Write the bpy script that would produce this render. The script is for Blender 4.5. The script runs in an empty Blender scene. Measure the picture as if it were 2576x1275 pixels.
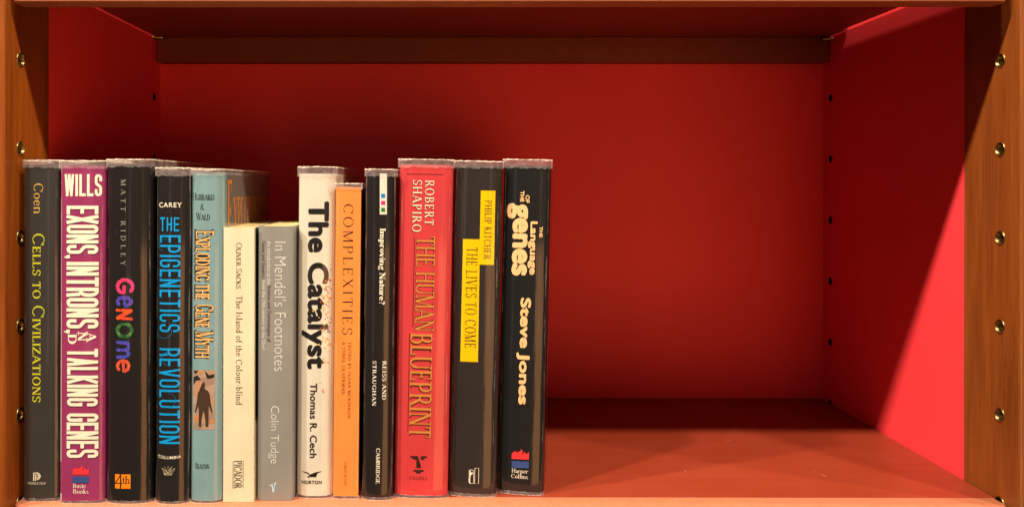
import bpy, bmesh, math, random
from mathutils import Vector, Matrix
random.seed(11)
R = math.radians
scene = bpy.context.scene
C = scene.collection

# ------------------------------------------------------------------ camera
CAMZ = 0.2265                      # lens height above the shelf board
FPX, VPX, VPY, PW, PH = 2083.0, 1138.0, 468.0, 2576.0, 1275.0   # survey of the photograph
cd = bpy.data.cameras.new('camera'); cam = bpy.data.objects.new('camera', cd); C.objects.link(cam)
cam.location = (0, 0, CAMZ)
cam.rotation_euler = (R(90), 0, 0)
cam.rotation_euler = (Matrix.Rotation(R(-0.1), 3, 'Y') @ Matrix.Rotation(R(90), 3, 'X')).to_euler()
cd.sensor_width = 36.0; cd.lens = FPX / PW * 36.0
cd.shift_x = (PW / 2 - VPX) / PW; cd.shift_y = (VPY - PH / 2) / PW
cd.clip_start = 0.02; cd.clip_end = 50
scene.camera = cam

# ------------------------------------------------------------------ light
world = bpy.data.worlds.new('World'); scene.world = world; world.use_nodes = True
bg = world.node_tree.nodes['Background']
bg.inputs[0].default_value = (1.0, 0.66, 0.38, 1); bg.inputs[1].default_value = 0.075
LAMP_Y, LAMP_Z = -0.19, 1.86
for lx, pw in ((-1.75, 98), (-0.87, 64), (0.03, 46), (0.905, 44), (1.78, 46)):
    ld = bpy.data.lights.new('track_lamp', 'POINT'); ld.energy = pw * 1.85; ld.color = (1.0, 0.88, 0.71)
    ld.shadow_soft_size = 0.05
    lo = bpy.data.objects.new('track_lamp', ld); C.objects.link(lo); lo.location = (lx, LAMP_Y, LAMP_Z)
# added area lights: upward bounce from the room floor, two strips for spine streaks
for (ax, ay, az, sx, sy, e, tgt, col) in ((0.95, -1.8, -0.56, 1.5, 1.1, 13.0, (0.24, 0.888, 0.22), (1.0, 0.42, 0.15)),
                                          (-1.25, -2.2, 0.35, 0.22, 1.7, 0.6, (0, 0.6, 0.15), (1.0, 0.88, 0.70)),
                                          (0.75, -2.4, 0.35, 0.18, 1.7, 0.5, (0, 0.6, 0.15), (0.92, 1.0, 0.70))):
    ad = bpy.data.lights.new('added_area_light', 'AREA'); ad.shape = 'RECTANGLE'; ad.size = sx; ad.size_y = sy
    ad.energy = e; ad.color = col
    ao = bpy.data.objects.new('added_area_light', ad); C.objects.link(ao); ao.location = (ax, ay, az)
    ao.rotation_euler = (Vector(tgt) - Vector((ax, ay, az))).to_track_quat('-Z', 'Y').to_euler()
vs = scene.view_settings
vs.view_transform = 'Standard'; vs.look = 'None'; vs.exposure = 0.5; vs.gamma = 1.0; vs.use_curve_mapping = False
scene.cycles.use_denoising = True
scene.cycles.max_bounces = 10; scene.cycles.diffuse_bounces = 6; scene.cycles.transparent_max_bounces = 16
scene.cycles.caustics_reflective = True; scene.cycles.caustics_refractive = False

# ------------------------------------------------------------------ materials
def lin(c):
    c = c / 255.0
    return c / 12.92 if c <= 0.04045 else ((c + 0.055) / 1.055) ** 2.4
def srgb(r, g, b): return (lin(r), lin(g), lin(b))

class NT:
    def __init__(s, name):
        s.m = bpy.data.materials.new(name); s.m.use_nodes = True
        s.t = s.m.node_tree; s.b = s.t.nodes['Principled BSDF']
    def n(s, ty, **kw):
        x = s.t.nodes.new(ty)
        for k, v in kw.items():
            if k in x.inputs: x.inputs[k].default_value = v
            else: setattr(x, k, v)
        return x
    def l(s, a, b): s.t.links.new(a, b)
    def coords(s, scale=(1, 1, 1), kind='Object'):
        tc = s.n('ShaderNodeTexCoord'); mp = s.n('ShaderNodeMapping'); mp.inputs['Scale'].default_value = scale
        s.l(tc.outputs[kind], mp.inputs['Vector']); return mp.outputs['Vector']
    def ramp(s, fac, stops):
        r = s.n('ShaderNodeValToRGB'); e = r.color_ramp.elements
        while len(e) < len(stops): e.new(0.5)
        for el, (p, c) in zip(e, stops):
            el.position = p; el.color = (*c, 1) if len(c) == 3 else c
        s.l(fac, r.inputs['Fac']); return r.outputs['Color']
    def noise(s, vec, scale, detail=4, rough=0.55, dist=0.0):
        x = s.n('ShaderNodeTexNoise'); x.inputs['Scale'].default_value = scale; x.inputs['Detail'].default_value = detail
        x.inputs['Roughness'].default_value = rough; x.inputs['Distortion'].default_value = dist
        s.l(vec, x.inputs['Vector']); return x.outputs['Fac']
    def mixc(s, fac, a, b, mode='MIX'):
        x = s.n('ShaderNodeMix'); x.data_type = 'RGBA'; x.blend_type = mode
        for sock, v in ((x.inputs[0], fac), (x.inputs[6], a), (x.inputs[7], b)):
            if hasattr(v, 'links'): s.l(v, sock)
            elif isinstance(v, (int, float)): sock.default_value = v
            else: sock.default_value = (*v, 1)
        return x.outputs[2]
    def bump(s, h, strength, dist, target='Normal'):
        x = s.n('ShaderNodeBump'); x.inputs['Strength'].default_value = strength; x.inputs['Distance'].default_value = dist
        s.l(h, x.inputs['Height']); s.l(x.outputs['Normal'], s.b.inputs[target]); return x

def dark(c, f): return tuple(v * f for v in c)

def mat_red():
    m = NT('red_laminate'); v = m.coords()
    f = m.noise(v, 9, 5); g = m.noise(v, 900, 2)
    col = m.ramp(f, [(0.3, (0.85, 0.044, 0.052)), (0.7, (0.89, 0.052, 0.060))])
    sc = m.ramp(m.noise(m.coords((1, 1, .25)), 60, 6, .75), [(0.62, (0, 0, 0)), (0.82, (0.3, 0.3, 0.3))])
    col = m.mixc(sc, col, (0.72, 0.035, 0.04))
    m.l(col, m.b.inputs['Base Color']); m.b.inputs['Roughness'].default_value = 0.5
    m.b.inputs['Specular IOR Level'].default_value = 0.32
    m.bump(g, 0.3, 0.0005); return m.m
def mat_shelf():
    m = NT('shelf_paint'); v = m.coords()
    f = m.noise(m.coords((3, 30, 30)), 3, 6, 0.6); big = m.noise(v, 14, 4)
    col = m.ramp(f, [(0.25, (0.205, 0.026, 0.009)), (0.75, (0.24, 0.032, 0.012))])
    col = m.mixc(m.ramp(big, [(0.35, (0, 0, 0)), (0.75, (0.35, 0.35, 0.35))]), col, (0.26, 0.045, 0.022))
    # dust specks
    vo = m.n('ShaderNodeTexVoronoi'); vo.inputs['Scale'].default_value = 75
    m.l(v, vo.inputs['Vector'])
    sp = m.ramp(vo.outputs['Distance'], [(0.035, (1, 1, 1)), (0.06, (0, 0, 0))])
    msk = m.ramp(m.noise(v, 33, 2), [(0.56, (0, 0, 0)), (0.6, (1, 1, 1))])
    sp = m.mixc(1.0, sp, msk, 'MULTIPLY')
    col = m.mixc(sp, col, (0.55, 0.32, 0.23))
    # hair scratches
    ve = m.n('ShaderNodeTexVoronoi'); ve.feature = 'DISTANCE_TO_EDGE'; ve.inputs['Scale'].default_value = 16
    wv = m.n('ShaderNodeTexNoise'); wv.inputs['Scale'].default_value = 18
    m.l(v, wv.inputs['Vector'])
    wm = m.n('ShaderNodeMix'); wm.data_type = 'VECTOR'; wm.inputs[0].default_value = 0.05
    m.l(v, wm.inputs[4]); m.l(wv.outputs['Color'], wm.inputs[5]); m.l(wm.outputs[1], ve.inputs['Vector'])
    sc = m.ramp(ve.outputs['Distance'], [(0.004, (1, 1, 1)), (0.012, (0, 0, 0))])
    mk = m.ramp(m.noise(v, 25, 2), [(0.64, (0, 0, 0)), (0.70, (0.5, 0.5, 0.5))])
    col = m.mixc(m.mixc(1.0, sc, mk, 'MULTIPLY'), col, (0.45, 0.17, 0.10))
    m.l(col, m.b.inputs['Base Color']); 
    rr = m.n('ShaderNodeMapRange'); rr.inputs[3].default_value = 0.3; rr.inputs[4].default_value = 0.5
    m.l(big, rr.inputs[0]); m.l(rr.outputs[0], m.b.inputs['Roughness'])
    m.b.inputs['Specular IOR Level'].default_value = 0.28
    m.bump(f, 0.15, 0.0006); return m.m
def mat_wood(name, a, b, c):
    m = NT(name); v = m.coords((26, 26, 1.6))
    f = m.noise(v, 3.2, 8, 0.62, 0.6); g = m.noise(m.coords((160, 160, 5)), 4, 4)
    col = m.ramp(f, [(0.28, a), (0.5, b), (0.72, c)])
    st = m.ramp(g, [(0.3, (0.72, 0.72, 0.72)), (0.6, (1, 1, 1))])
    col = m.mixc(1.0, col, st, 'MULTIPLY')
    kn = m.ramp(m.noise(m.coords((60, 60, 7)), 1.7, 3), [(0.71, (0, 0, 0)), (0.80, (0.7, 0.7, 0.7))])
    col = m.mixc(kn, col, dark(a, 0.35))
    m.l(col, m.b.inputs['Base Color']); m.b.inputs['Roughness'].default_value = 0.33
    m.b.inputs['Coat Weight'].default_value = 0.35; m.b.inputs['Coat Roughness'].default_value = 0.2
    m.bump(g, 0.1, 0.0004); return m.m
def mat_brass():
    m = NT('brass'); m.b.inputs['Metallic'].default_value = 1
    f = m.noise(m.coords(), 260, 3)
    m.l(m.ramp(f, [(0.3, (0.20, 0.12, 0.038)), (0.7, (0.38, 0.26, 0.10))]), m.b.inputs['Base Color'])
    m.b.inputs['Roughness'].default_value = 0.36; return m.m
def mat_plain(name, col, rough=0.6, spec=0.3):
    m = NT(name); f = m.noise(m.coords(), 120, 3)
    m.l(m.ramp(f, [(0.3, dark(col, 0.88)), (0.7, col)]), m.b.inputs['Base Color'])
    m.b.inputs['Roughness'].default_value = rough; m.b.inputs['Specular IOR Level'].default_value = spec; return m.m
def coat(m, streak=1.0, crough=0.085, film=True):
    """clear library film over printed paper: glossy coat with upright ripples"""
    m.b.inputs['Roughness'].default_value = 0.42
    m.b.inputs['Specular IOR Level'].default_value = 0.2
    if not film:
        m.b.inputs['Coat Weight'].default_value = 0.25; m.b.inputs['Coat Roughness'].default_value = 0.3; return
    m.b.inputs['Coat Weight'].default_value = 1.0; m.b.inputs['Coat Roughness'].default_value = crough
    m.b.inputs['Coat IOR'].default_value = 1.45
    s1 = m.noise(m.coords((120, 40, 4)), 1.6, 3, 0.5, 0.3)
    bp = m.n('ShaderNodeBump'); bp.inputs['Strength'].default_value = 0.22 * streak; bp.inputs['Distance'].default_value = 0.0010
    m.l(s1, bp.inputs['Height'])
    s2 = m.noise(m.coords((45, 45, 9)), 1.3, 2, 0.5, 0.2)
    b2 = m.n('ShaderNodeBump'); b2.inputs['Strength'].default_value = 0.22 * streak; b2.inputs['Distance'].default_value = 0.0016
    m.l(s2, b2.inputs['Height']); m.l(bp.outputs['Normal'], b2.inputs['Normal'])
    m.l(b2.outputs['Normal'], m.b.inputs['Coat Normal'])
def mat_jacket(name, col, film=True, streak=1.0, scuff=0.3):
    m = NT(name); f = m.noise(m.coords((40, 40, 14)), 1.6, 6, 0.6)
    c = m.ramp(f, [(0.25, dark(col, 0.86)), (0.75, tuple(min(1, v * 1.08) for v in col))])
    sc = m.ramp(m.noise(m.coords((1, 1, 0.35)), 190, 5, 0.75), [(0.66, (0, 0, 0)), (0.85, (scuff,) * 3)])
    c = m.mixc(sc, c, tuple(min(1, v * 0.6 + 0.18) for v in col))
    m.l(c, m.b.inputs['Base Color']); coat(m, streak, film=film); return m.m
_ink = {}
def ink(col, film=True):
    k = (tuple(round(v, 4) for v in col), film)
    if k not in _ink:
        m = NT('ink'); f = m.noise(m.coords(), 300, 2)
        m.l(m.ramp(f, [(0.3, dark(col, 0.9)), (0.7, col)]), m.b.inputs['Base Color']); coat(m, film=film); _ink[k] = m.m
    return _ink[k]
def mat_film():
    m = NT('clear_film'); v = m.coords((1, 1, 1))
    f = m.noise(v, 170, 4, 0.6, 0.8)
    m.b.inputs['Base Color'].default_value = (0.72, 0.60, 0.58, 1)
    m.l(m.ramp(f, [(0.35, (0.12,) * 3), (0.62, (0.22,) * 3), (0.78, (0.45,) * 3)]), m.b.inputs['Alpha'])
    m.b.inputs['Roughness'].default_value = 0.15
    m.bump(f, 0.6, 0.002); return m.m
def mat_rim():
    m = NT('cut_film_edge'); f = m.noise(m.coords(), 420, 4, 0.7)
    m.l(m.ramp(f, [(0.3, (0.42, 0.33, 0.28)), (0.62, (0.85, 0.74, 0.62))]), m.b.inputs['Base Color'])
    m.l(m.ramp(f, [(0.28, (0.35,) * 3), (0.5, (0.95,) * 3)]), m.b.inputs['Alpha'])
    m.b.inputs['Roughness'].default_value = 0.3; return m.m
def mat_pages():
    m = NT('page_edges'); f = m.noise(m.coords((1400, 6, 6)), 1.0, 3)
    m.l(m.ramp(f, [(0.3, (0.45, 0.30, 0.11)), (0.7, (0.72, 0.54, 0.24))]), m.b.inputs['Base Color'])
    m.b.inputs['Roughness'].default_value = 0.9; m.bump(f, 0.4, 0.0005); return m.m

def mat_fold():
    m = NT('film_fold'); f = m.noise(m.coords((60, 60, 14)), 3, 4, .7)
    m.b.inputs['Base Color'].default_value = (0.8, 0.7, 0.55, 1); m.b.inputs['Roughness'].default_value = 0.2
    m.l(m.ramp(f, [(0.45, (0.0,) * 3), (0.75, (0.34,) * 3)]), m.b.inputs['Alpha']); return m.m
FOLD = mat_fold()
RED = mat_red(); SHELF = mat_shelf(); BRASS = mat_brass(); FILM = mat_film(); RIM = mat_rim(); PAGES = mat_pages()
WOODL = mat_wood('varnished_wood', (0.17, 0.034, 0.003), (0.26, 0.058, 0.005), (0.35, 0.085, 0.008))
HOLE = mat_plain('dark_bore', (0.02, 0.008, 0.006), 0.9, 0.1)
WOODR = mat_wood('varnished_wood_pale', (0.165, 0.038, 0.006), (0.23, 0.058, 0.009), (0.30, 0.080, 0.013))
NOSE = mat_plain('nosing_wood', (0.46, 0.145, 0.070), 0.45)
RAIL = mat_plain('rail_wood', (0.20, 0.045, 0.018), 0.6, 0.2)

# ------------------------------------------------------------------ helpers
def add(name, me, mat, parent=None, loc=None):
    o = bpy.data.objects.new(name, me); C.objects.link(o)
    if mat: me.materials.append(mat)
    if parent: o.parent = parent
    if loc: o.location = loc
    return o
def thing(name, label, cat, loc=(0, 0, 0), group=None):
    o = bpy.data.objects.new(name, None); C.objects.link(o); o.location = loc; o.empty_display_size = 0.02
    o['label'] = label; o['category'] = cat
    if group: o['group'] = group
    return o
def smooth(me, ang=35):
    for p in me.polygons: p.use_smooth = True
    me.set_sharp_from_angle(angle=R(ang))
def bm_mesh(bm, name, sm=35):
    me = bpy.data.meshes.new(name); bm.normal_update(); bm.to_mesh(me); bm.free()
    if sm: smooth(me, sm)
    return me
def box_mesh(name, x0, x1, y0, y1, z0, z1, bev=0.0, seg=3):
    bm = bmesh.new(); bmesh.ops.create_cube(bm, size=1)
    for v in bm.verts:
        v.co = Vector((x0 + (v.co.x + .5) * (x1 - x0), y0 + (v.co.y + .5) * (y1 - y0), z0 + (v.co.z + .5) * (z1 - z0)))
    if bev: bmesh.ops.bevel(bm, geom=list(bm.edges), offset=bev, segments=seg, profile=0.5, affect='EDGES')
    return bm_mesh(bm, name)
def drill(o, axis_x0, axis_x1, pts, r, n=20):
    """bore real holes along X through a panel"""
    bm = bmesh.new()
    for (y, z) in pts:
        ring = [[bm.verts.new((x, y + r * math.cos(2 * math.pi * k / n), z + r * math.sin(2 * math.pi * k / n))) for k in range(n)] for x in (axis_x0, axis_x1)]
        bm.faces.new(ring[0][::-1]); bm.faces.new(ring[1])
        for k in range(n): bm.faces.new((ring[0][k], ring[0][(k + 1) % n], ring[1][(k + 1) % n], ring[1][k]))
    bmesh.ops.recalc_face_normals(bm, faces=list(bm.faces))
    me = bpy.data.meshes.new('bore'); bm.to_mesh(me); bm.free()
    co = bpy.data.objects.new('bore', me); C.objects.link(co)
    md = o.modifiers.new('b', 'BOOLEAN'); md.operation = 'DIFFERENCE'; md.solver = 'EXACT'; md.object = co
    bpy.context.view_layer.update()
    dg = bpy.context.evaluated_depsgraph_get()
    nm = bpy.data.meshes.new_from_object(o.evaluated_get(dg)); o.modifiers.clear()
    old = o.data; o.data = nm; bpy.data.objects.remove(co); bpy.data.meshes.remove(old)

# ------------------------------------------------------------------ bookcase
WL, WR = -0.313, 0.397            # inner faces of the two sides
YF, YS, YB = 0.579, 0.643, 0.888  # front of the case, end of the wooden stile, back panel
ZB, ZT = -0.10, 0.47
case = thing('bookcase', 'wooden bookcase with red lined sides and back and brass shelf holes', 'bookcase', (0, YB, ZB))
def cpart(name, me, mat, parent=case):
    o = add(name, me, mat, parent)
    if parent is case: o.matrix_parent_inverse = Matrix.Translation((0, -YB, -ZB))
    return o
FER = [0.3178 - 0.0641 * k for k in range(-1, 7)]
BACKH = [0.3194 - 0.06405 * k for k in range(0, 6)]
fb = bmesh.new()                   # one ferrule: flared lip and bore, axis +X (out of the wood)
prof = [(-0.014, 0.0036), (-0.0010, 0.0036), (0.0002, 0.0042), (0.0006, 0.0047), (0.0005, 0.0051), (0.0, 0.0054), (-0.0012, 0.0054)]
N = 28; rows = [[fb.verts.new((x, r * math.cos(2 * math.pi * k / N), r * math.sin(2 * math.pi * k / N))) for k in range(N)] for x, r in prof]
for a, b in zip(rows, rows[1:]):
    for k in range(N): fb.faces.new((a[k], a[(k + 1) % N], b[(k + 1) % N], b[k]))
fb.faces.new(rows[0])
bmesh.ops.recalc_face_normals(fb, faces=list(fb.faces))
FERM = bm_mesh(fb, 'ferrule', 50); FERM.materials.append(BRASS)
pb = bmesh.new()
prof = [(-0.004, 0.0), (-0.004, 0.0021), (0.0105, 0.0021), (0.0112, 0.0015), (0.0112, 0.0)]
rows = [[pb.verts.new((x, max(r, 1e-5) * math.cos(2 * math.pi * k / 16), max(r, 1e-5) * math.sin(2 * math.pi * k / 16))) for k in range(16)] for x, r in prof]
for a, b in zip(rows, rows[1:]):
    for k in range(16): pb.faces.new((a[k], a[(k + 1) % 16], b[(k + 1) % 16], b[k]))
bmesh.ops.recalc_face_normals(pb, faces=list(pb.faces))
PINM = bm_mesh(pb, 'shelf_pin', 50); PINM.materials.append(BRASS)
for sgn, w, wood, dz in ((-1, WL, WOODL, 0.0), (1, WR, WOODR, 0.0012)):
    xo = w + sgn * 0.032
    st = cpart('stile', box_mesh('stile', min(w, xo), max(w, xo), YF, YS, ZB, ZT, 0.0016), None)
    hz = [z - 0.0007 + dz * 0.6 for z in FER]
    drill(st, w - 0.02, w + 0.02, [(0.600, z) for z in hz if ZB + .02 < z < ZT - .02], 0.0053, 24)
    st.data.materials.clear(); st.data.materials.append(wood)
    for p in st.data.polygons: p.use_smooth = False
    for z in hz:
        if not ZB + .02 < z < ZT - .02: continue
        f = bpy.data.objects.new('ferrule', FERM); C.objects.link(f); f.parent = st
        f.location = (w, 0.600, z); f.rotation_euler = (random.uniform(0, 6), 0, math.pi if sgn > 0 else 0)
        f.rotation_mode = 'XYZ'
    ro = w + sgn * 0.0005
    rx = w + sgn * 0.030
    sp = cpart('side_panel', box_mesh('side_panel', min(ro, rx), max(ro, rx), YS, YB + 0.02, ZB, ZT), None)
    drill(sp, w - 0.018, w + 0.018, [(0.870, z) for z in BACKH if z > ZB + .02], 0.0036, 20)
    sp.data.materials.clear(); sp.data.materials.append(RED)
    for p in sp.data.polygons: p.use_smooth = False
    for z in BACKH:
        h = bpy.data.objects.new('pin_hole_liner', bpy.data.meshes.get('pin_hole_liner') or None)
        if h.data is None or True:
            lb = bmesh.new()
            rr_ = [[lb.verts.new((x, r * math.cos(2 * math.pi * k / 16), r * math.sin(2 * math.pi * k / 16))) for k in range(16)] for x, r in ((0.0004, 0.0041), (0.0006, 0.0036), (0.0, 0.0031), (-0.012, 0.0031))]
            for a, b in zip(rr_, rr_[1:]):
                for k in range(16): lb.faces.new((a[k], a[(k + 1) % 16], b[(k + 1) % 16], b[k]))
            lb.faces.new(rr_[-1]); bmesh.ops.recalc_face_normals(lb, faces=list(lb.faces))
            h = bpy.data.objects.new('pin_hole_liner', bm_mesh(lb, 'pin_hole_liner', 50)); h.data.materials.append(HOLE)
        C.objects.link(h); h.parent = sp; h.location = (ro, 0.870, z); h.rotation_euler = (0, 0, math.pi if sgn > 0 else 0)
    pin = bpy.data.objects.new('shelf_pin', PINM); C.objects.link(pin); pin.parent = sp
    pin.location = (ro, 0.8665, 0.38105); pin.rotation_euler = (0, 0, math.pi if sgn > 0 else 0)
cpart('back_panel', box_mesh('back_panel', WL - 0.001, WR + 0.001, YB, YB + 0.012, ZB, ZT), RED)

def make_shelf(label, z_top, under, x0, x1, yfront, tilt, gap_right, thick=0.0062):
    """board with a nosing along the front and a stiffening rail along the back, both hanging below it"""
    t = thing('shelf', label, 'shelf', (0, 0.72, z_top))
    def p(name, me, mat):
        o = add(name, me, mat, t); o.matrix_parent_inverse = Matrix.Translation((0, -0.72, -z_top)); return o
    # board outline: right end is cut short of the side over most of its length; rear step added to stop leaked light
    out = [(x0, yfront + 0.018), (x1, yfront + 0.018), (x1, 0.832), (WR - 0.0012 if gap_right else x1, 0.832), (WR - 0.0012 if gap_right else x1, YB - 0.0004), (x0, YB - 0.0004)]
    bm = bmesh.new()
    lo = [bm.verts.new((x, y, z_top - thick)) for x, y in out]; hi = [bm.verts.new((x, y, z_top)) for x, y in out]
    bm.faces.new(lo[::-1]); bm.faces.new(hi)
    for k in range(len(out)): bm.faces.new((lo[k], lo[(k + 1) % len(out)], hi[(k + 1) % len(out)], hi[k]))
    p('board', bm_mesh(bm, 'board', 0), SHELF if under is None else RED if False else SHELF)
    # nosing with rounded plan corners
    zb = z_top - 0.0334
    yn0, yn1 = yfront, yfront + 0.0178
    rad = 0.007; pl = []
    for k in range(7): a = math.pi + k * math.pi / 12; pl.append((x0 + rad + rad * math.cos(a), yn0 + rad + rad * math.sin(a)))
    for k in range(7): a = 1.5 * math.pi + k * math.pi / 12; pl.append((x1 - rad + rad * math.cos(a), yn0 + rad + rad * math.sin(a)))
    pl += [(x1, yn1), (x0, yn1)]
    bm = bmesh.new(); e = 0.0009; layers = []
    cx, cy = (x0 + x1) / 2, (yn0 + yn1) / 2
    for z, ins in ((zb, e), (zb + 0.35 * e, 0.35 * e), (zb + e, 0), (zb + e + 0.0004, 0), (z_top - e - 0.0004, 0), (z_top - e, 0), (z_top - 0.35 * e, 0.35 * e), (z_top + 0.00002, e)):
        layers.append([bm.verts.new((x + (ins if x < cx else -ins), y + (ins if y < cy else 0), z)) for x, y in pl])
    n = len(pl)
    for a, b in zip(layers, layers[1:]):
        for k in range(n): bm.faces.new((a[k], a[(k + 1) % n], b[(k + 1) % n], b[k]))
    bm.faces.new(layers[0][::-1]); bm.faces.new(layers[-1])
    bmesh.ops.recalc_face_normals(bm, faces=list(bm.faces))
    p('nosing', bm_mesh(bm, 'nosing', 40), NOSE)
    p('back_rail', box_mesh('back_rail', x0 + 0.0004, WR - 0.0010 if gap_right else x1 - 0.0004, YB - 0.0165, YB - 0.0006, zb + 0.0008, z_top - thick - 0.0002, 0.0008), RAIL)
    t.rotation_euler = (0, tilt, 0)
    return t
make_shelf('salmon painted shelf board carrying the row of books', 0.0, None, WL + 0.0012, WR - 0.0012, 0.586, 0, False)
make_shelf('salmon painted shelf board above the books with a dark rail beneath its back edge', 0.3894, 1, WL + 0.0012, WR - 0.0050, 0.583, -R(0.11), True)

# ------------------------------------------------------------------ lettering: 2-D shapes
# every run of lettering is a list of polygons (a to the right, b up); later fitted onto a spine
def strip(pts, ws):
    """pts polyline with half widths -> quads"""
    n = len(pts); L, Rr = [], []
    for i, (x, y) in enumerate(pts):
        a = pts[max(i - 1, 0)]; b = pts[min(i + 1, n - 1)]
        dx, dy = b[0] - a[0], b[1] - a[1]; d = math.hypot(dx, dy) or 1
        nx, ny = -dy / d, dx / d; w = ws[i] if isinstance(ws, (list, tuple)) else ws
        L.append((x + nx * w, y + ny * w)); Rr.append((x - nx * w, y - ny * w))
    return [[Rr[i], Rr[i + 1], L[i + 1], L[i]] for i in range(n - 1)]
class Gl:
    def __init__(s, T, t, sl): s.T, s.t, s.sl, s.p = T / 2, t / 2, sl, []
    def rect(s, x0, y0, x1, y1): s.p.append([[(x0, y0), (x1, y0), (x1, y1), (x0, y1)]])
    def V(s, x, y0=0, y1=1, thin=False, sb=True, st=True):
        w = s.t if thin else s.T; s.rect(x - w, y0, x + w, y1)
        if sb: s.S(x, y0)
        if st: s.S(x, y1 - 2 * s.t * .8)
    def S(s, x, y, f=1.0):
        w = s.T + s.sl * f; s.rect(x - w, y, x + w, y + 2 * s.t * .8)
    def H(s, x0, x1, y): s.rect(x0, y - s.t, x1, y + s.t)
    def L(s, x0, y0, x1, y1, thick=True):
        w = (s.T if thick else s.t) * 1.05
        d = abs(y1 - y0) / math.hypot(x1 - x0, y1 - y0); h = w / max(d, .3)
        s.p.append([[(x0 - h, y0), (x0 + h, y0), (x1 + h, y1), (x1 - h, y1)]])
    def A(s, cx, cy, rx, ry, a0, a1, k=1.0, n=16):
        P, W = [], []
        for i in range(n + 1):
            a = R(a0 + (a1 - a0) * i / n); c = abs(math.cos(a))
            w = s.t + (s.T * k - s.t) * c ** 1.5
            P.append((cx + (rx - w) * math.cos(a), cy + (ry - w) * math.sin(a))); W.append(w)
        s.p.append(strip(P, W))
    def D(s, x, y, r):
        s.p.append([[(x + r * math.cos(2 * math.pi * i / 10), y + r * math.sin(2 * math.pi * i / 10)) for i in range(10)]])
def serif(ch, T=.13, t=.045, sl=.075):
    g = Gl(T, t, sl); X = .64; e = t / 2
    def c_(x0=.06, x1=.78): g.A((x0 + .8) / 2 - .01, .5, .37, .52, 42, 318); g.rect(.70, .70, .70 + t, .98); 
    if ch == 'A': g.L(.36, 1, .72, 0); g.L(.06, 0, .36, .98, False); g.H(.17, .58, .34); g.S(.06, 0, .8); g.S(.72, 0); return g.p, .80
    if ch == 'B': g.V(.14); g.H(.14, .34, 1 - e); g.H(.14, .36, .53); g.H(.14, .36, e); g.A(.32, .765, .24, .235 + e, 90, -90); g.A(.34, .265, .29, .265 + e, 90, -90); return g.p, .70
    if ch == 'C': c_(); return g.p, .80
    if ch == 'D': g.V(.14); g.H(.14, .38, 1 - e); g.H(.14, .38, e); g.A(.36, .5, .40, .5, 90, -90, n=22); return g.p, .84
    if ch in 'EF':
        g.V(.14, st=True); g.H(.1, .54, 1 - e); g.rect(.54 - t, .80, .54, 1); g.H(.14, .44, .52); g.rect(.44 - t, .42, .44, .62)
        if ch == 'E': g.H(.1, .60, e); g.rect(.60 - t, 0, .60, .22)
        return g.p, .68 if ch == 'E' else .62
    if ch == 'G': c_(); g.V(.70, 0.02, .42, sb=False); return g.p, .86
    if ch == 'H': g.V(.14); g.V(.66); g.H(.14, .66, .52); return g.p, .82
    if ch == 'I': g.V(.16); return g.p, .34
    if ch == 'J': g.V(.2, -.1); return g.p, .36
    if ch == 'K': g.V(.14); g.L(.14, .42, .58, .98, False); g.S(.6, 1 - t * .8, .4); g.L(.28, .56, .66, 0); g.S(.68, 0, .6); return g.p, .78
    if ch == 'L': g.V(.14); g.H(.1, .58, e); g.rect(.58 - t, 0, .58, .24); return g.p, .64
    if ch == 'M': g.V(.12, thin=True); g.L(.14, 1, .46, 0); g.L(.46, 0, .80, 1, False); g.V(.82); return g.p, .98
    if ch == 'N': g.V(.12, thin=True); g.L(.13, 1, .66, 0); g.V(.67, thin=True, sb=False); return g.p, .80
    if ch == 'O': g.A(.43, .5, .39, .52, 0, 360, n=28); return g.p, .88
    if ch in 'PR':
        g.V(.14); g.H(.14, .36, 1 - e); g.H(.14, .36, .47); g.A(.32, .735, .27, .265 + e, 90, -90)
        if ch == 'R': g.L(.36, .48, .66, 0); g.S(.70, 0, .3)
        return g.p, .66 if ch == 'P' else .76
    if ch == 'S':
        g.A(.30, .755, .235, .265, 35, 275, .8); g.A(.31, .255, .255, .275, 95, -150, .8)
        g.rect(.49, .74, .49 + t, .98); g.rect(.06, .02, .06 + t, .26); return g.p, .60
    if ch == 'T': g.V(.35, st=False); g.H(.04, .66, 1 - e); g.rect(.04, .78, .04 + t, 1); g.rect(.66 - t, .78, .66, 1); return g.p, .70
    if ch == 'U': g.V(.14, .3, 1, sb=False); g.A(.39, .32, .315, .34, 180, 360); g.V(.66, .3, 1, thin=True, sb=False); return g.p, .80
    if ch == 'V': g.L(.08, 1, .38, 0); g.L(.38, 0, .68, 1, False); g.S(.08, 1 - t * .8); g.S(.68, 1 - t * .8, .6); return g.p, .76
    if ch == 'W': g.L(.08, 1, .32, 0); g.L(.32, 0, .52, 1, False); g.L(.50, 1, .74, 0); g.L(.74, 0, .98, 1, False); g.S(.08, 1 - t * .8); g.S(.98, 1 - t * .8, .6); return g.p, 1.06
    if ch == 'X': g.L(.1, 1, .64, 0); g.L(.1, 0, .62, 1, False); g.S(.1, 1 - t * .8); g.S(.64, 0); g.S(.1, 0, .6); g.S(.62, 1 - t * .8, .6); return g.p, .74
    if ch == 'Y': g.L(.06, 1, .35, .46); g.L(.35, .46, .64, 1, False); g.V(.35, 0, .5, st=False); g.S(.06, 1 - t * .8); g.S(.64, 1 - t * .8, .6); return g.p, .70
    if ch == 'Z': g.H(.06, .60, 1 - e); g.L(.06, 0, .58, 1); g.H(.06, .62, e); g.rect(.06, .80, .06 + t, 1); g.rect(.62 - t, 0, .62, .2); return g.p, .68
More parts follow.
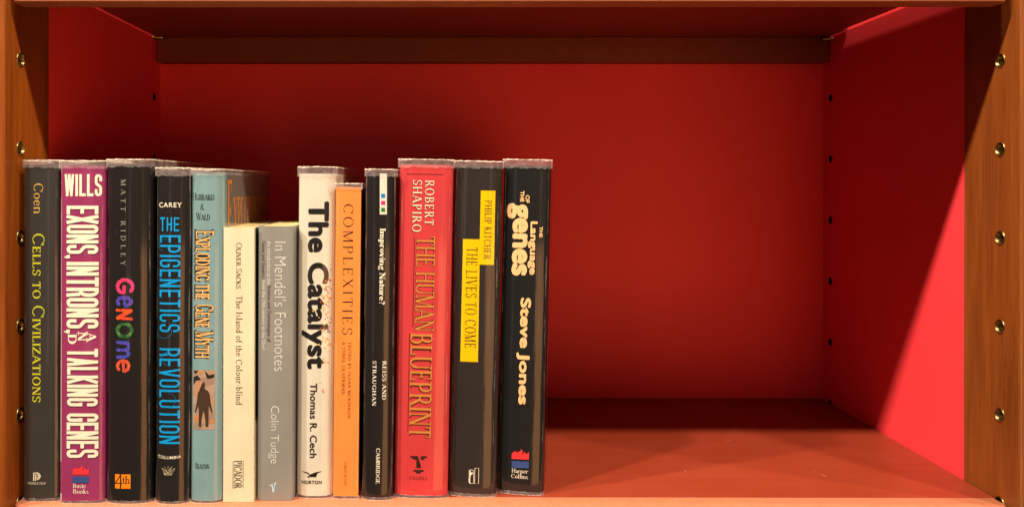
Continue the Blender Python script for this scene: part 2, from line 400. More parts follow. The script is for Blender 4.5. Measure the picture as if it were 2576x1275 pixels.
    if ch == '&': g.A(.36, .78, .17, .24, 0, 360, .6); g.A(.32, .27, .28, .30, 60, 350, 1); g.L(.25, .66, .68, 0); g.S(.70, 0, .4); return g.p, .80
    if ch == ' ': return [], .30
    if ch == '-': g.rect(.06, .28, .30, .35); return g.p, .36
    if ch == '.': g.D(.12, .06, .07); return g.p, .24
    if ch == ',': g.D(.12, .06, .07); g.L(.10, -.18, .15, .04, False); return g.p, .24
    if ch == '?': g.A(.24, .76, .2, .25, 170, -60, 1); g.V(.23, .24, .56, thin=True, sb=False, st=False); g.D(.23, .07, .08); return g.p, .52
    # lower case
    b = lambda cx=.30, r=.24: g.A(cx, X / 2, r, X / 2 + .012, 0, 360, n=22)
    if ch == 'a': g.V(.40, 0, X * .72, sb=False, st=False); g.A(.24, X * .70, .225, X * .31, 0, 165, .8); g.A(.26, X * .29, .20, X * .31, 20, 340); g.S(.43, 0, .3); return g.p, .54
    if ch == 'b': g.V(.12, 0, 1.02, sb=False); b(.32); return g.p, .62
    if ch == 'c': g.A(.30, X / 2, .25, X / 2 + .012, 50, 320); g.D(.46, X * .74, .055); return g.p, .54
    if ch == 'd': b(.28); g.V(.48, 0, 1.02); return g.p, .64
    if ch == 'e': g.A(.30, X / 2, .25, X / 2 + .012, 12, 320); g.H(.12, .52, X * .53); return g.p, .58
    if ch == 'f': g.V(.16, 0, .8, st=False); g.A(.33, .80, .22, .23, 60, 180); g.H(.02, .34, X - e); return g.p, .36
    if ch == 'g': g.A(.27, X * .66, .20, X * .35, 0, 360, .8); g.A(.27, -.12, .25, .17, 0, 360, .6); g.A(.24, .07, .16, .1, 100, 260, .6); g.H(.42, .54, X - .04); return g.p, .56
    if ch == 'h': g.V(.14, 0, 1.02); g.A(.32, X - .2, .24, .21, 0, 180, .9); g.V(.50, 0, X - .2, st=False); return g.p, .64
    if ch == 'i': g.V(.16, 0, X); g.D(.15, .90, .075); return g.p, .32
    if ch == 'k': g.V(.14, 0, 1.02); g.L(.14, .26, .44, X, False); g.L(.24, .36, .52, 0); return g.p, .60
    if ch == 'l': g.V(.16, 0, 1.02); return g.p, .32
    if ch == 'm':
        g.V(.14, 0, X)
        for q in (.32, .66): g.A(q, X - .2, .22, .21, 0, 180, .9); g.V(q + .16, 0, X - .2, st=False)
        return g.p, .98
    if ch == 'n': g.V(.14, 0, X); g.A(.32, X - .2, .24, .21, 0, 180, .9); g.V(.50, 0, X - .2, st=False); return g.p, .64
    if ch == 'o': b(.30, .26); return g.p, .60
    if ch == 'p': g.V(.14, -.30, X, ); b(.32); return g.p, .62
    if ch == 'r': g.V(.14, 0, X); g.A(.32, X - .18, .2, .2, 55, 170, .8); g.D(.42, X - .09, .06); return g.p, .46
    if ch == 's': g.A(.22, X * .74, .17, X * .28, 40, 275, .75); g.A(.23, X * .26, .18, X * .28, 95, -150, .75); return g.p, .44
    if ch == 't': g.V(.17, .08, .84, sb=False, st=False); g.A(.32, .12, .21, .14, 180, 310); g.H(.03, .34, X - e); return g.p, .38
    if ch == 'u': g.V(.14, .2, X, sb=False); g.A(.32, .2, .24, .21, 180, 360, .8); g.V(.50, 0, X, sb=False); return g.p, .64
    if ch == 'v': g.L(.06, X, .27, 0); g.L(.27, 0, .48, X, False); g.S(.06, X - t * .8, .6); g.S(.48, X - t * .8, .5); return g.p, .54
    return [], .4
def serif_run(text, caps=False, T=.13, t=.045, sl=.075, track=0.0, small=.76, lead=1.0):
    out, x, i = [], 0.0, 0
    for ch in text:
        k, c = 1.0, ch
        if caps and ch.islower(): k, c = small, ch.upper()
        elif caps and ch.isupper(): k = lead
        gs, adv = serif(c, T / k if caps else T, t / k if caps else t, sl)
        for prim in gs:
            out.append((i % 5, [[(x + px * k, py * k) for px, py in poly] for poly in prim])); i += 1
        x += adv * k + track
    return out
_fontcache = {}
def sans_run(text, bold=0.0, track=1.0):
    cu = bpy.data.curves.new('run', 'FONT'); cu.body = text; cu.size = 1; cu.offset = bold if bold < 0.016 else 0.0; cu.space_character = track; cu.resolution_u = 6
    o = bpy.data.objects.new('run', cu); C.objects.link(o); bpy.context.view_layer.update()
    dg = bpy.context.evaluated_depsgraph_get(); me = bpy.data.meshes.new_from_object(o.evaluated_get(dg))
    polys = [[(me.vertices[v].co.x, me.vertices[v].co.y) for v in p.vertices] for p in me.polygons]
    bpy.data.objects.remove(o); bpy.data.curves.remove(cu); bpy.data.meshes.remove(me)
    if bold < 0.016: return [(0, polys)]
    out = [(0, polys)]                       # heavier weights: the outline swept round a small circle
    for k in range(8):
        dx, dy = bold * math.cos(k * math.pi / 4), bold * math.sin(k * math.pi / 4)
        out.append((k * .6 + .6, [[(x + dx, y + dy) for x, y in po] for po in polys]))
    return out
def block(ch, H, s):
    """tall condensed sans letter, cell 1 wide and H high, stroke half width s"""
    x0, x1, y0, y1, m = s, 1 - s, s, H - s, H * .5; rr = .5 - s; P = []
    def q(a, b, ea=s, eb=s):
        dx, dy = b[0] - a[0], b[1] - a[1]; d = math.hypot(dx, dy); ux, uy = dx / d, dy / d
        P.append(strip([(a[0] - ux * ea, a[1] - uy * ea), (b[0] + ux * eb, b[1] + uy * eb)], s))
    def arc(cx, cy, a0, a1, n=8, ry=None): return [(cx + rr * math.cos(R(a0 + (a1 - a0) * i / n)), cy + (ry or rr) * math.sin(R(a0 + (a1 - a0) * i / n))) for i in range(n + 1)]
    tp, bt = (.5, y1 - rr), (.5, y0 + rr)
    if ch == ' ': return P, .55
    if ch == ',': q((s * 1.2, s), (s * 1.2, s * .9)); P.append(strip([(s * 1.9, s * .6), (s * 1.2, -s * 1.6)], [s * .6, s * .2])); return P, s * 2.4
    if ch == 'I': q((s, y0), (s, y1)); return P, 2 * s
    if ch in 'EFL':
        q((x0, y0), (x0, y1))
        if ch != 'L': q((x0, y1), (x1 - .05, y1)); q((x0, m), (x1 - .10, m))
        if ch != 'F': q((x0, y0), (x1 - .05, y0))
        return P, .95
    if ch == 'H': q((x0, y0), (x0, y1)); q((x1, y0), (x1, y1)); q((x0, m), (x1, m)); return P, 1
    if ch == 'T': q((.5, y0), (.5, y1)); q((x0, y1), (x1, y1)); return P, 1
    if ch == 'N': q((x0, y0), (x0, y1)); q((x1, y0), (x1, y1)); q((x0, y1), (x1, y0), 0, 0); return P, 1.06
    if ch == 'X': q((x0, y0), (x1, y1)); q((x0, y1), (x1, y0)); return P, 1
    if ch == 'K': q((x0, y0), (x0, y1)); q((x0, m - .2), (x1, y1), 0); q((x0 + .15, m + .15), (x1, y0), 0); return P, 1
    if ch == 'A': q((x0, y0), (.5, y1)); q((x1, y0), (.5, y1)); q((x0 + .15, H * .28), (x1 - .15, H * .28), 0, 0); return P, 1
    if ch == 'V': q((x0, y1), (.5, y0)); q((x1, y1), (.5, y0)); return P, 1
    if ch == 'W': q((s, y1), (.42, y0)); q((.42, y0), (.74, y1)); q((.74, y1), (1.06, y0)); q((1.06, y0), (1.48 - s, y1)); return P, 1.48
    if ch == 'O': pth = [(x0, y0 + rr)] + arc(*tp, 180, 0) + arc(*bt, 0, -180) ; P.append(strip(pth + [(x0, y0 + rr + .01)], s)); return P, 1
    if ch == 'U': P.append(strip([(x0, H)] + arc(*bt, -180, 0) + [(x1, H)], s)); return P, 1
    if ch in 'CG':
        P.append(strip([(x1, H * .66)] + arc(*tp, 0, 180) + arc(*bt, 180, 360) + [(x1, H * (.34 if ch == 'C' else .44))], s))
        if ch == 'G': q((.55, H * .45), (x1, H * .45), 0)
        return P, 1
    if ch == 'S':
        P.append(strip([(x1, H * .68)] + arc(*tp, 0, 180) + [(x0, H * .62), (x0 + .06, H * .56), (x1 - .06, H * .44), (x1, H * .38)] + arc(*bt, 0, -180) + [(x0, H * .32)], s)); return P, 1
    if ch in 'PRB':
        q((x0, y0), (x0, y1)); h2 = H * .46; ry = (y1 - h2) / 2
        P.append(strip([(x0, y1), (.5, y1)] + arc(.5, h2 + ry, 90, -90, 8, ry) + [(x0, h2)], s))
        if ch == 'R': q((x1 - .12, h2 - .1), (x1, y0), 0)
        return P, 1
    return P, .5
def block_run(text, H=3.2, s=.17, gap=.16):
    out, x, i = [], 0.0, 0
    for ch in text:
        pr, adv = block(ch, H, s)
        for p in pr: out.append((i % 5, [[(x + a, b) for a, b in po] for po in p])); i += 1
        x += adv + gap
    return out
def bounds(run):
    xs = [p[0] for _, pr in run for po in pr for p in po]; ys = [p[1] for _, pr in run for po in pr for p in po]
    return min(xs), max(xs), min(ys), max(ys)

# ------------------------------------------------------------------ books
class Book:
    """xl, xr: spine edges at the foot; xlt, xrt at the head; yb: foot, yt: head of the jacket (survey units)"""
    def __init__(s, label, xl, xr, xlt, xrt, yb, yt, film_top, colour, n=3.0, D=0.006, depth=0.150, film=True, yaw=0.0,
                 cover=None, streak=1.0, group='books standing in a row on the shelf', paperback=False):
        s.s = (yb + 0.0018 * ((xl + xr) / 2 - VPX) - VPY) / CAMZ       # survey units per metre at the spine
        s.yf = FPX / s.s; s.xl, s.xr, s.yb = xl, xr, yb
        s.w = (xr - xl) / s.s / math.cos(yaw); s.th = math.atan2((xlt + xrt - xl - xr) / 2, yb - yt)
        s.h = (yb - yt) / s.s; s.ft = (yb - film_top) / s.s; s.n, s.D, s.depth, s.film = n, D, depth, film
        s.q = 0; s.yaw = yaw
        X0 = (xl - VPX) / s.s
        s.root = thing('book', label, 'book', (X0, s.yf, 0.0002), group)
        lift = s.w * math.sin(abs(s.th)) if s.th > 0 else 0.0
        s.root.location.z += lift
        s.root.rotation_mode = 'ZYX'
        s.root.rotation_euler = (0, s.th, yaw)
        s.v0 = 0.0016 if film else 0.0
        s.mat = mat_jacket('jacket_paper', colour, film, streak)
        s.body(s.mat, paperback)
    def dep(s, u):
        t = min(1.0, abs(2 * u / s.w - 1)); return s.D * (1 - max(0.0, 1 - t ** s.n) ** (1 / s.n))
    def outline(s, off=0.0, back=None, nn=44):
        """right rear -> spine -> left rear, pushed out by off"""
        back = s.depth if back is None else back
        pts = [(s.w + off, back), (s.w + off, back * .6), (s.w + off, s.D + 0.012)]
        for k in range(nn + 1):
            a = math.pi * k / nn; c = math.cos(a); u = s.w / 2 + s.w / 2 * math.copysign(abs(c) ** (2 / s.n), c)
            y = s.D * (1 - abs(math.sin(a)) ** (2 / s.n))
            pts.append((u + off * math.copysign(min(1, abs(c) * 1.5), c) , y - off))
        pts += [(-off, s.D + 0.012), (-off, back * .6), (-off, back)]
        return pts
    def wall(s, pts, rows, name, mat, sm=50, parent=None):
        """sheet following pts; rows: list of functions or heights"""
        bm = bmesh.new(); grid = []
        for r in rows: grid.append([bm.verts.new((x, y, r(i) if callable(r) else r)) for i, (x, y) in enumerate(pts)])
        for a, b in zip(grid, grid[1:]):
            for k in range(len(pts) - 1): bm.faces.new((a[k], b[k], b[k + 1], a[k + 1]))
        return add(name, bm_mesh(bm, name, sm), mat, parent or s.root)
    def body(s, mat, paperback):
        th = 0.0006 if paperback else 0.0024
        o = s.outline(0.0); k = len(o)
        inn = []
        for (x, y) in o:
            cx = s.w / 2
            inn.append((x - math.copysign(min(th, abs(x - cx)), x - cx), y + (th if y < s.D + 0.01 else 0)))
        bm = bmesh.new(); L = []
        hs = [s.v0, s.h * .25, s.h * .5, s.h * .75, s.h]
        for z in hs: L.append(([bm.verts.new((x, y, z)) for x, y in o], [bm.verts.new((x, y, z)) for x, y in inn]))
        for (a, ai), (b, bi) in zip(L, L[1:]):
            for i in range(k - 1):
                bm.faces.new((a[i], b[i], b[i + 1], a[i + 1])); bm.faces.new((ai[i + 1], bi[i + 1], bi[i], ai[i]))
            for i in (0, k - 1): bm.faces.new((a[i], ai[i], bi[i], b[i]))
        for (a, ai) in (L[0], L[-1]):
            for i in range(k - 1): bm.faces.new((a[i], a[i + 1], ai[i + 1], ai[i]))
        bmesh.ops.recalc_face_normals(bm, faces=list(bm.faces))
        s.cover = add('cover', bm_mesh(bm, 'cover', 40), mat, s.root)
        g = th + 0.0004
        add('page_block', box_mesh('page_block', g, s.w - g, s.D + th + 0.001, s.depth - (0.0 if paperback else 0.004), s.v0 + (0.0 if paperback else 0.003), s.h - (0.0004 if paperback else 0.0035)), PAGES, s.root)
        if s.film:
            rnd = random.Random(s.xl)
            pts = s.outline(0.0009, back=s.depth * .97)
            low = [rnd.uniform(-.0006, .0006) for _ in pts]; top = [rnd.uniform(-.0004, .0004) for _ in pts]
            jig = [(x + rnd.uniform(-.0004, .0004), y + rnd.uniform(-.0003, .0003)) for x, y in pts]
            sl = s.wall(jig, [lambda i: s.h - 0.0022 + low[i], lambda i: s.h + (s.ft - s.h) * .5, lambda i: s.ft - 0.0004 + top[i]], 'plastic_sleeve', FILM)
            dense = []
            for (a, b) in zip(jig, jig[1:]):
                m = max(1, int(math.hypot(b[0] - a[0], b[1] - a[1]) / 0.0012))
                for q in range(m): dense.append((a[0] + (b[0] - a[0]) * q / m, a[1] + (b[1] - a[1]) * q / m))
            t1 = [rnd.uniform(-.0001, .0004) for _ in dense]
            ph = rnd.uniform(0, 6)
            t2 = [0.0002 + 0.0003 * rnd.random() ** 2 + 0.0004 * max(0, math.sin(i * .23 + ph)) ** 4 for i in range(len(dense))]
            dd = [(x + rnd.uniform(-.0002, .0002), y - 0.0002) for x, y in dense]
            s.wall(dd, [lambda i: s.ft - 0.0004 - t2[i], lambda i: s.ft + t1[i]], 'cut_edge', RIM, parent=sl)
            fp = s.outline(0.0008, back=s.depth * .97)
            w1 = [rnd.uniform(0, .0006) for _ in fp]
            ft = s.wall([(x + rnd.uniform(-.0003, .0003), y + rnd.uniform(-.0003, .0002)) for x, y in fp], [lambda i: 0.00005, lambda i: 0.0008 + w1[i] * .5, lambda i: 0.0020 + w1[i]], 'plastic_sleeve', FILM)
            s.wall([(x, y - 0.0003) for x, y in s.outline(0.0009, back=s.depth * .97, nn=60)], [lambda i: 0.0, lambda i: 0.00025 + .00015 * math.sin(i * 1.7 + ph)], 'cut_edge', RIM, parent=ft)
            for u0 in (0.055, 0.945):            # the fold lines of the sleeve along the joints
                bm = bmesh.new(); uu = u0 * s.w + rnd.uniform(-.0006, .0006); prev = None
                for k in range(25):
                    z = 0.002 + (s.ft - 0.004) * k / 24; wd = 0.00016 + 0.00014 * rnd.random()
                    u1 = uu + 0.00025 * math.sin(k * .5 + ph)
                    cur = [bm.verts.new((u1 + q * wd, s.dep(u1 + q * wd) - 0.00055, z)) for q in (-1, 1)]
                    if prev: bm.faces.new((prev[0], prev[1], cur[1], cur[0]))
                    prev = cur
                add('fold_line', bm_mesh(bm, 'fold_line', 0), FOLD, sl)
    # -- survey units -> spine (u, v) in metres
    def uv(s, x, y):
        a, b = (x - s.xl) / s.s, (s.yb - y) / s.s - (s.w * math.sin(s.th) if s.th > 0 else 0)
        c, n = math.cos(s.th), math.sin(s.th)
        return (a * c - b * n) / math.cos(s.yaw), a * n + b * c
    def put(s, name, groups, col, layer=0, mat=None):
        """groups: list of (sub layer, [polygons in (u, v)]) laid onto the rounded spine"""
        bm = bmesh.new()
        lay = bm.verts.layers.float.new('lift')
        for sub, polys in groups:
            for po in polys:
                vs_ = [bm.verts.new((p[0], 0, p[1])) for p in po]
                for v in vs_: v[lay] = sub
                try: bm.faces.new(vs_)
                except ValueError: pass
        bmesh.ops.triangulate(bm, faces=[f for f in bm.faces if len(f.verts) > 4])
        us = [v.co.x for v in bm.verts]
        if us and s.D > 0.0005:
            u = 0.0
            while u < s.w:
                if min(us) < u < max(us):
                    bmesh.ops.bisect_plane(bm, geom=list(bm.verts) + list(bm.edges) + list(bm.faces), plane_co=(u, 0, 0), plane_no=(1, 0, 0), dist=1e-7)
                u += 0.0013
        for v in bm.verts:
            u = min(max(v.co.x, 0.0002), s.w - 0.0002)
            v.co = Vector((u, s.dep(u) - 0.00010 - 0.00008 * layer - 0.000010 * v[lay], v.co.z))
        for f in bm.faces:
            f.normal_update()
            if f.normal.y > 0: f.normal_flip()
        me = bm_mesh(bm, name, 0)
        return add(name, me, mat or ink(col, s.film), s.root)
    def text(s, name, run, x0, y0, x1, y1, col, rot=True, layer=0, shift=(0, 0), arc=0.0, mat=None):
        a0, a1, b0, b1 = bounds(run)
        if rot:
            dr = abs(math.tan(s.th)) * (y1 - y0); x0, x1 = x0 + dr / 2, x1 - dr / 2
        xm, ym = (x0 + x1) / 2, (y0 + y1) / 2
        um, vm = s.uv(xm, ym); W, H = (x1 - x0) / s.s, (y1 - y0) / s.s
        out = []
        for sub, prim in run:
            np = []
            for po in prim:
                q = []
                for (a, b) in po:
                    fa, fb = (a - a0) / (a1 - a0) - .5, (b - b0) / (b1 - b0) - .5
                    if rot: u, v = um + fb * W, vm - fa * H
                    else: u, v = um + fa * W, vm + fb * H - arc * (1 - 4 * fa * fa)
                    q.append((u + shift[0], v + shift[1]))
                np.append(q)
            out.append((sub, np))
        return s.put(name, out, col, layer, mat)
    def shape(s, name, polys, col, layer=0, mat=None):
        return s.put(name, [(i % 5, [[s.uv(x, y) for x, y in po]]) for i, po in enumerate(polys)], col, layer, mat)
    def line(s, name, segs, wd, col, layer=0):
        g = []
        for i, (pts, w) in enumerate([(p if isinstance(p, list) else list(p), wd) for p in segs]):
            g.append((i % 5, [[s.uv(x, y) for x, y in po] for po in strip(pts, w)]))
        return s.put(name, g, col, layer)
    def side(s, name, polys, col, right=True, layer=0, depth_z=True):
        """flat print on a side board; polygons in (depth behind spine, height)"""
        bm = bmesh.new(); X = s.w + 0.0003 + 0.00015 * layer if right else -0.0003 - 0.00015 * layer
        for i, po in enumerate(polys):
            try: bm.faces.new([bm.verts.new((X + (0.00002 * (i % 5)) * (1 if right else -1), y, z)) for y, z in po])
            except ValueError: pass
        bmesh.ops.recalc_face_normals(bm, faces=list(bm.faces))
        for f in bm.faces:
            f.normal_update()
            if (f.normal.x < 0) == right: f.normal_flip()
        return add(name, bm_mesh(bm, name, 0), ink(col, s.film), s.root)
def rect(x0, y0, x1, y1): return [(x0, y1), (x1, y1), (x1, y0), (x0, y0)]
CREAM = (0.80, 0.73, 0.57); WHITE = (0.80, 0.76, 0.66); BLACK = (0.012, 0.011, 0.011)

def flame(b, x0, x1, yr0, yr1, yb0, yb1):
    w, h = x1 - x0, yr1 - yr0
    P = [(0, 1), (0, .52), (.05, .42), (.2, .24), (.25, .18), (.23, .36), (.26, .46), (.42, .34), (.52, .2), (.54, .0), (.63, .16), (.64, .36), (.56, .64), (.52, .72), (.66, .5), (.73, .34), (.75, .22), (.80, .36), (.84, .52), (.95, .36), (1, .26), (1, 1)]
    b.shape('publisher_logo', [[(x0 + a * w, yr0 + c * h) for a, c in P]], (0.75, 0.035, 0.04), 1)
    h2 = yb1 - yb0; Q = [(0, 1), (1, 1), (1, .12), (.93, .2), (.85, .06), (.80, .2), (.68, .14), (.60, .06), (.56, .2), (.44, .16), (.36, .06), (.32, .2), (.2, .16), (.14, .06), (.08, .2), (0, .12)]
    b.shape('publisher_logo', [[(x0 + a * w, yb0 + c * h2) for a, c in Q]], (0.035, 0.07, 0.22), 1)

# 1 ---- dark grey book
b = Book('charcoal grey book with yellow title lettering, beside the wooden upright', 57.5, 146.5, 56.5, 146.5, 1264, 419, 407, (0.042, 0.038, 0.034), n=3.2, D=0.004, streak=.7)
b.text('author_lettering', serif_run('Coen', T=.115, t=.05, sl=.06), 84.6, 466, 108.8, 542, (0.62, 0.40, 0.10))
b.text('title_lettering', serif_run('Cells to Civilizations'.replace(' C', ' C').replace('to', 'to'), caps=True, T=.10, t=.05, sl=.06, small=.68, track=.02), 82, 592, 112.5, 1015, (0.62, 0.62, 0.03))
P_ = [strip([(86.2, 1212.6), (86.2, 1193.0), (94, 1193.0)] + [(94 + 8.2 * math.sin(R(a)), 1201 - 8 * math.cos(R(a))) for a in range(15, 181, 15)], 1.5), strip([(91, 1212.6), (91, 1197.5), (95, 1197.5)] + [(95 + 3.6 * math.sin(R(a)), 1201 - 3.5 * math.cos(R(a))) for a in range(20, 181, 20)] + [(93, 1204.5)], 1.3)]
b.shape('publisher_logo', [q for st in P_ for q in st], CREAM)
b.text('publisher_lettering', serif_run('PRINCETON', T=.14, t=.06, track=.12), 70, 1216, 116.5, 1222, CREAM, rot=False)

# 2 ---- purple book
b = Book('purple book with tall condensed cream title lettering', 147.5, 260.5, 147.2, 262, 1269, 420.7, 408, (0.260, 0.028, 0.105), n=3.4, D=0.005)
b.shape('jacket_stripe', [rect(148.2, 421, 153, 437.5), rect(148.2, 461, 153, 466), rect(148.4, 501, 153.2, 760), rect(148.6, 761, 153.6, 1166), rect(149.5, 1246, 154, 1262)], (0.55, 0.50, 0.44))
b.text('author_lettering', block_run('WILLS', 3.0, .19, .20), 161.5, 442, 255, 498, CREAM, rot=False)
for tx, y0, y1 in (('EXONS,', 521.5, 655), ('INTRONS,', 662.6, 843), ('TALKING', 881, 1025), ('GENES', 1043, 1154.5)):
    r_ = block_run(tx, 3.4, .19, .10); xa = 168.5 if ',' not in tx else 160
    b.text('title_shadow', r_, xa, y0, 248, y1, BLACK, layer=0, shift=(0.0002, -0.0005))
    b.text('title_lettering', r_, xa, y0, 248, y1, CREAM, layer=1)
for tx, x, y in (('A', 231, 851), ('N', 208, 850), ('D', 182.5, 856)):
    b.text('title_lettering', serif_run(tx, T=.2, t=.08), x - 11, y - 13, x + 11, y + 13, CREAM, layer=1)
flame(b, 184, 225, 1173.8, 1196.5, 1199, 1217.7)
b.text('publisher_lettering', serif_run('Basic', T=.12), 185, 1219, 217, 1230.5, CREAM, rot=False)
b.text('publisher_lettering', serif_run('Books', T=.12), 185, 1233, 223.8, 1244.5, CREAM, rot=False)

# 3 ---- hand painted title
b = Book('black book with a title painted in hand brushed coloured letters and an orange square', 262, 379, 262.5, 380, 1269.5, 416.5, 404, (0.010, 0.009, 0.009), n=2.6, D=0.009, depth=0.156)
b.text('author_lettering', serif_run('MATT RIDLEY', T=.13, track=.62), 304, 455, 316.8, 672, (0.25, 0.28, 0.23))
def paint(a, c):
    m = NT('brush_paint'); f = m.noise(m.coords((1, 1, 1)), 330, 3, .6, 1.2)
    m.l(m.ramp(f, [(0.38, a), (0.52, a), (0.60, c)]), m.b.inputs['Base Color']); coat(m); return m.m
def brush(bk, name, strokes, box, w, mt):
    x0, y0, x1, y1 = box; g = []; rnd = random.Random(x0 + y0)
    for i, st in enumerate(strokes):
        pts = []
        for (p, q) in zip(st, st[1:]):
            for k in range(4): pts.append((p[0] + (q[0] - p[0]) * k / 4, p[1] + (q[1] - p[1]) * k / 4))
        pts.append(st[-1])
        # letters are turned a quarter clockwise: (a, b) -> x = b, y = a
        pq = [(x0 + b_ * (x1 - x0), y0 + a_ * (y1 - y0)) for a_, b_ in pts]
        ws = [w * rnd.uniform(.72, 1.28) for _ in pq]
        g.append((i % 5, [[bk.uv(*p) for p in po] for po in strip(pq, ws)]))
        for e in (pq[0], pq[-1]):
            g.append(((i + 2) % 5, [[bk.uv(e[0] + w * math.cos(R(k * 36)), e[1] + w * math.sin(R(k * 36))) for k in range(10)]]))
    bk.put(name, g, None, 0, mt)
circ = lambda cx, cy, rx, ry, a0, a1, n=12: [(cx + rx * math.cos(R(a0 + (a1 - a0) * i / n)), cy + ry * math.sin(R(a0 + (a1 - a0) * i / n))) for i in range(n + 1)]
brush(b, 'title_letter', [circ(.5, .5, .42, .42, 50, 330) + [(.86, .45), (.5, .45)]], (292, 704, 338, 745), 4.4, paint((0.62, 0.035, 0.10), (0.45, 0.05, 0.32)))
brush(b, 'title_letter', [[(.12, .5), (.85, .55)] + circ(.48, .5, .40, .42, 10, 310)], (292, 749, 334, 776), 4.1, paint((0.05, 0.05, 0.34), (0.16, 0.05, 0.30)))
brush(b, 'title_letter', [[(.1, .06), (.14, .94)], [(.14, .94), (.82, .08)], [(.82, .08), (.9, .95)]], (292, 781, 333, 808), 3.8, paint((0.66, 0.075, 0.015), (0.60, 0.02, 0.04)))
brush(b, 'title_letter', [circ(.5, .5, .42, .42, 0, 360, 16)], (292, 815, 336, 853), 4.1, paint((0.02, 0.10, 0.03), (0.10, 0.22, 0.05)))
brush(b, 'title_letter', [[(.06, .08), (.1, .85)], circ(.30, .6, .22, .3, 180, 0, 6) + [(.52, .08)], circ(.72, .6, .2, .3, 180, 0, 6) + [(.94, .08)]], (293, 862, 328, 904), 4.0, paint((0.035, 0.055, 0.38), (0.15, 0.05, 0.3)))
brush(b, 'title_letter', [[(.12, .5), (.88, .55)] + circ(.48, .5, .40, .42, 10, 310)], (293, 908, 328, 941), 4.0, paint((0.52, 0.06, 0.03), (0.62, 0.12, 0.05)))
b.shape('publisher_logo', [rect(290, 1195.7, 329.7, 1231.6)], (0.80, 0.22, 0.008))
b.shape('publisher_logo', [rect(303.2, 1195.7, 306.4, 1231.6), rect(290, 1217.2, 309, 1219.2)] + strip([(291, 1217.5), (304.5, 1197)], 1.1), BLACK, 1)
b.text('publisher_logo', serif_run('th', T=.13, t=.05), 309.5, 1200, 328, 1219, BLACK, rot=False, layer=1)

# 4 ---- cyan lettered black book
b = Book('black book with bright cyan title lettering and a small crown emblem', 385.5, 475, 389, 476.3, 1270, 438.3, 424.8, (0.012, 0.011, 0.011), n=2.5, D=0.009, depth=0.148)
CY = (0.0, 0.30, 0.68)
b.text('author_lettering', sans_run('CAREY', .012, 1.15), 398, 512.7, 457, 525, CREAM, rot=False)
b.text('title_lettering', block_run('THE', 1.9, .12, .35), 401.5, 550, 450.5, 585, CY, rot=False)
b.text('title_lettering', block_run('EPIGENETICS', 2.5, .125, .30), 400, 595, 454, 838, CY)
b.text('title_lettering', block_run('REVOLUTION', 2.5, .125, .30), 399, 879, 453.5, 1119, CY)
def swirl(cx, cy, r, a0, a1): return [(cx + r * 1.3 * math.cos(R(a0 + (a1 - a0) * k / 18)), cy + r * math.sin(R(a0 + (a1 - a0) * k / 18))) for k in range(19)]
for sw in (swirl(412, 838, 16, -60, 190), swirl(432, 700, 20, 60, 250), swirl(430, 905, 18, 90, 270), swirl(420, 1010, 18, -80, 120), swirl(414, 620, 14, 100, 300)):
    b.line('title_flourish', [sw], .45, (0.0, 0.16, 0.36), 1)
b.text('publisher_lettering', sans_run('COLUMBIA', .012, 1.12), 396.6, 1147, 455.7, 1154.5, CREAM, rot=False, arc=0.0008)
top = [(408, 1180), (415, 1176), (424.5, 1174.6), (434, 1176), (441.5, 1180)]
b.line('publisher_logo', [[top[0], (415, 1197), (432, 1197), top[4]], [(415, 1197), top[1], (424, 1197)], [(415, 1197), top[2], (432, 1197)], [(424, 1197), top[3], (432, 1197)], [(416, 1197), top[4]], [(432, 1197), top[0]], [(415, 1197), top[3]]], .42, (0.55, 0.46, 0.30))

# 5 ---- light blue book
b = Book('pale blue book with black edged orange title and a standing figure picture', 476, 559, 477, 562, 1267, 436.8, 427.8, (0.180, 0.300, 0.320), n=2.8, D=0.0075, depth=0.150)
b.text('author_lettering', serif_run('Hubbard', caps=True, T=.13, t=.05), 482, 488, 539, 507, BLACK, rot=False)
b.text('author_lettering', serif_run('&', T=.12, t=.05), 504, 514.5, 514.5, 531.5, BLACK, rot=False)
b.text('author_lettering', serif_run('Wald', caps=True, T=.13, t=.05), 492, 538, 528, 556.4, BLACK, rot=False)
tx = 'Exploding the Gene Myth'
b.text('title_shadow', serif_run(tx, caps=True, T=.30, t=.17, sl=.09, small=.78), 487.5, 580, 540.5, 905, BLACK, layer=0, shift=(-0.0003, 0))
b.text('title_lettering', serif_run(tx, caps=True, T=.15, t=.065, sl=.06, small=.78), 490.5, 583, 539, 903, (0.78, 0.46, 0.17), layer=1)
pic = NT('cover_picture'); pv = pic.coords((1, 1, .8))
vo = pic.n('ShaderNodeTexVoronoi'); vo.inputs['Scale'].default_value = 210; pic.l(pv, vo.inputs['Vector'])
sep = pic.n('ShaderNodeSeparateColor'); pic.l(vo.outputs['Color'], sep.inputs[0])
pic.l(pic.ramp(sep.outputs[0], [(0.12, (0.30, 0.19, 0.14)), (0.3, (0.40, 0.27, 0.20)), (0.6, (0.36, 0.24, 0.17)), (0.9, (0.42, 0.22, 0.12))]), pic.b.inputs['Base Color']); coat(pic)
b.shape('spine_picture', [rect(485, 933.4, 540.4, 1082.6)], None, 0, pic.m)
fig = [(513, 962), (516.5, 966), (517, 973), (515.5, 978), (516, 981), (524, 985), (528, 992), (530, 1010), (533, 1028), (536, 1040), (533, 1041), (526, 1022), (523.5, 1008), (522.5, 1020), (524, 1036), (522.5, 1056), (523, 1070), (525.5, 1075), (518.5, 1076), (518, 1060), (515, 1042), (513, 1036), (511, 1042), (508, 1060), (507.5, 1076), (500.5, 1075), (503, 1070), (503.5, 1056), (502, 1036), (503.5, 1020), (502.5, 1008), (500, 1022), (493, 1041), (490, 1040), (493, 1028), (496, 1010), (498, 992), (502, 985), (510, 981), (510.5, 978), (509, 973), (509.5, 966)]
